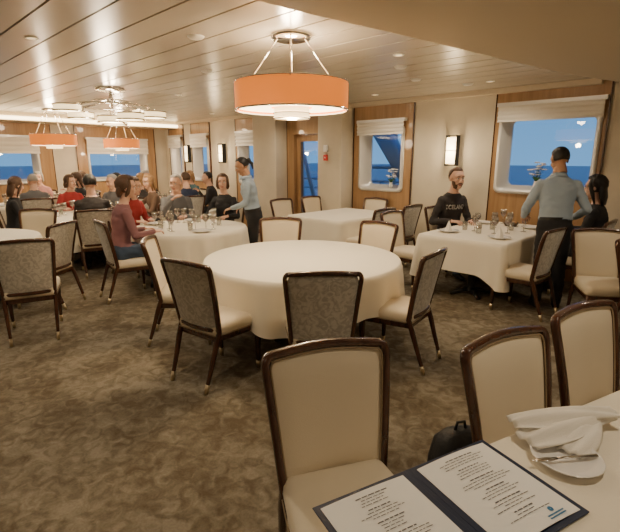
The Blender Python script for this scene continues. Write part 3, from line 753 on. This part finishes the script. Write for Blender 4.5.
# ------------------------------------------------------------------ foreground: menu, plate, napkin, bag
e=Vector((math.cos(28*D2R),math.sin(28*D2R))); nn=Vector((e.y,-e.x)); C0=Vector((.05,1.0))
def ft(s,t): q=C0+e*s+nn*t; return cw(q.x,q.y)
RZ=(28+44)*D2R
bm=bmesh.new()
box(bm,-.315,-.006,-.175,.175,.001,.005,0,bev=.002); box(bm,.006,.315,-.175,.175,.001,.005,0,bev=.002); box(bm,-.008,.008,-.175,.175,.0015,.004,0)
rnm=random.Random(5)
for sx in (-1,1):
    x0,x1=(.026,.298)
    rows=[[Vector((sx*(x0+(x1-x0)*i/12),yy,.0065+.006*math.sin(math.pi*i/12)*(1 if sx>0 else .6))) for i in range(13)] for yy in (-.16,-.05,.05,.16)]
    loft(bm,rows,closed=False,mi=1)
    rows=[[q-Vector((0,0,.0012)) for q in r] for r in rows]; loft(bm,rows,closed=False,mi=1)
    cxp=sx*(x0+x1)/2
    def zz(x): return .0078+.006*math.sin(math.pi*(abs(x)-x0)/(x1-x0))*(1 if sx>0 else .6)
    yy=.135
    line=0
    while yy>-.115:
        W=(.03+rnm.random()*.055) if line%4 else .03+rnm.random()*.02
        x=cxp-W; mi=2
        while x<cxp+W:
            w=.006+rnm.random()*.014
            h=.0016 if line%4 else .0026
            vs=[bm.verts.new((a,b_,zz(a))) for a,b_ in ((x,yy),(x+w,yy),(x+w,yy+h*1.3),(x,yy+h*1.3))]
            f=bm.faces.new(vs); f.material_index=mi
            x+=w+.0035
        yy-=.0095 if line%4!=3 else .017; line+=1
lathe(bm,[(.001,.0125),(.008,.0125)],16,3,(.225,-.125,0)); 
for i in range(2):
    vs=[bm.verts.new(p) for p in ((.195,-.142-.008*i,.0125),(.255,-.142-.008*i,.0125),(.255,-.138-.008*i,.0125),(.195,-.138-.008*i,.0125))]
    f=bm.faces.new(vs); f.material_index=3
mx_,my_=ft(.275,.155)
obj('open_menu_folder',tomesh(bm,'open_menu_folder',['navy','paper','ink','inkblue']),(mx_,my_,ZT),RZ)
px,py=ft(.735,.17); obj('bread_plate',PL,(px,py,ZT),0,scale=(.8,.8,.8))
kx,ky=ft(.72,.18); obj('butter_knife',KN,(kx,ky,ZT+.017),RZ+1.2)
bm=bmesh.new()
def napk(L,W,z,rot,off,seed,lift=.03):
    rows=[]; c,s=math.cos(rot),math.sin(rot)
    for i in range(25):
        t=i/24; row=[]
        for j in range(13):
            q=j/12-.5
            w=W*(.55+.45*math.sin(math.pi*min(1,t*1.25+.1)))
            X_=(t-.5)*L; Y_=q*w; 
            Z_=z+lift*math.exp(-((q)*3)**2)*math.sin(math.pi*t)**.6+.006*math.sin(q*14+seed+t*5)+.012*t
            row.append(Vector((off[0]+c*X_-s*Y_,off[1]+s*X_+c*Y_,max(.004,Z_))))
        rows.append(row)
    loft(bm,rows,closed=False)
napk(.38,.13,.022,-.10,(0,0),1,.03); napk(.38,.11,.034,-.38,(.02,.03),2.2,.035); napk(.32,.11,.014,.30,(.04,-.03),4,.02)
qx,qy=ft(.87,.09); no=obj('folded_napkin',tomesh(bm,'folded_napkin',['cloth2']),(qx,qy,ZT),RZ)
sm=no.modifiers.new('s','SOLIDIFY'); sm.thickness=.003
bm=bmesh.new()
def rl(hx,hy,z,p=3.2,n=28): return [Vector((hx*math.copysign(abs(math.cos(2*math.pi*k/n))**(2/p),math.cos(2*math.pi*k/n)),hy*math.copysign(abs(math.sin(2*math.pi*k/n))**(2/p),math.sin(2*math.pi*k/n)),z)) for k in range(n)]
loft(bm,[rl(.12,.07,0),rl(.15,.1,.02),rl(.155,.11,.15),rl(.15,.10,.3),rl(.13,.085,.4),rl(.08,.05,.45),rl(.02,.02,.465)],cap0=True,cap1=True)
loft(bm,[rl(.09,.03,.06),rl(.11,.05,.08),rl(.11,.05,.2),rl(.09,.03,.22)],cap0=True,cap1=True)
tube(bm,[(-.05,-.06,.42),(-.06,-.13,.34),(-.07,-.12,.15),(-.07,-.09,.05)],[(.006,.022)]*4,8); tube(bm,[(.05,-.06,.42),(.06,-.13,.34),(.07,-.12,.15),(.07,-.09,.05)],[(.006,.022)]*4,8)
tube(bm,[(-.03,0,.455),(-.02,0,.5),(.02,0,.5),(.03,0,.455)],.008,8)
bx,by=cw(.70,1.86); obj('backpack',tomesh(bm,'backpack',['bag']),(bx,by,0),1.0,scale=(.9,.9,.92))

# ------------------------------------------------------------------ world, camera
w=bpy.data.worlds.new('World'); S.world=w; w.use_nodes=True; nt=w.node_tree
tc=nt.nodes.new('ShaderNodeTexCoord'); sp=nt.nodes.new('ShaderNodeSeparateXYZ'); r=nt.nodes.new('ShaderNodeValToRGB')
r.color_ramp.elements[0].position=.0; r.color_ramp.elements[0].color=(.20,.47,.85,1); r.color_ramp.elements[1].position=.5; r.color_ramp.elements[1].color=(.04,.16,.5,1)
nt.links.new(tc.outputs['Generated'],sp.inputs[0]); nt.links.new(sp.outputs['Z'],r.inputs['Fac']); nt.links.new(r.outputs['Color'],nt.nodes['Background'].inputs['Color']); nt.nodes['Background'].inputs['Strength'].default_value=1.1
cam=bpy.data.cameras.new('camera'); co=bpy.data.objects.new('camera',cam); COL.objects.link(co)
cam.sensor_width=36; cam.lens=26.13; co.location=(0,0,1.65); co.rotation_euler=(76.5*D2R,0,44*D2R); cam.clip_end=3000; cam.clip_start=.02
S.camera=co
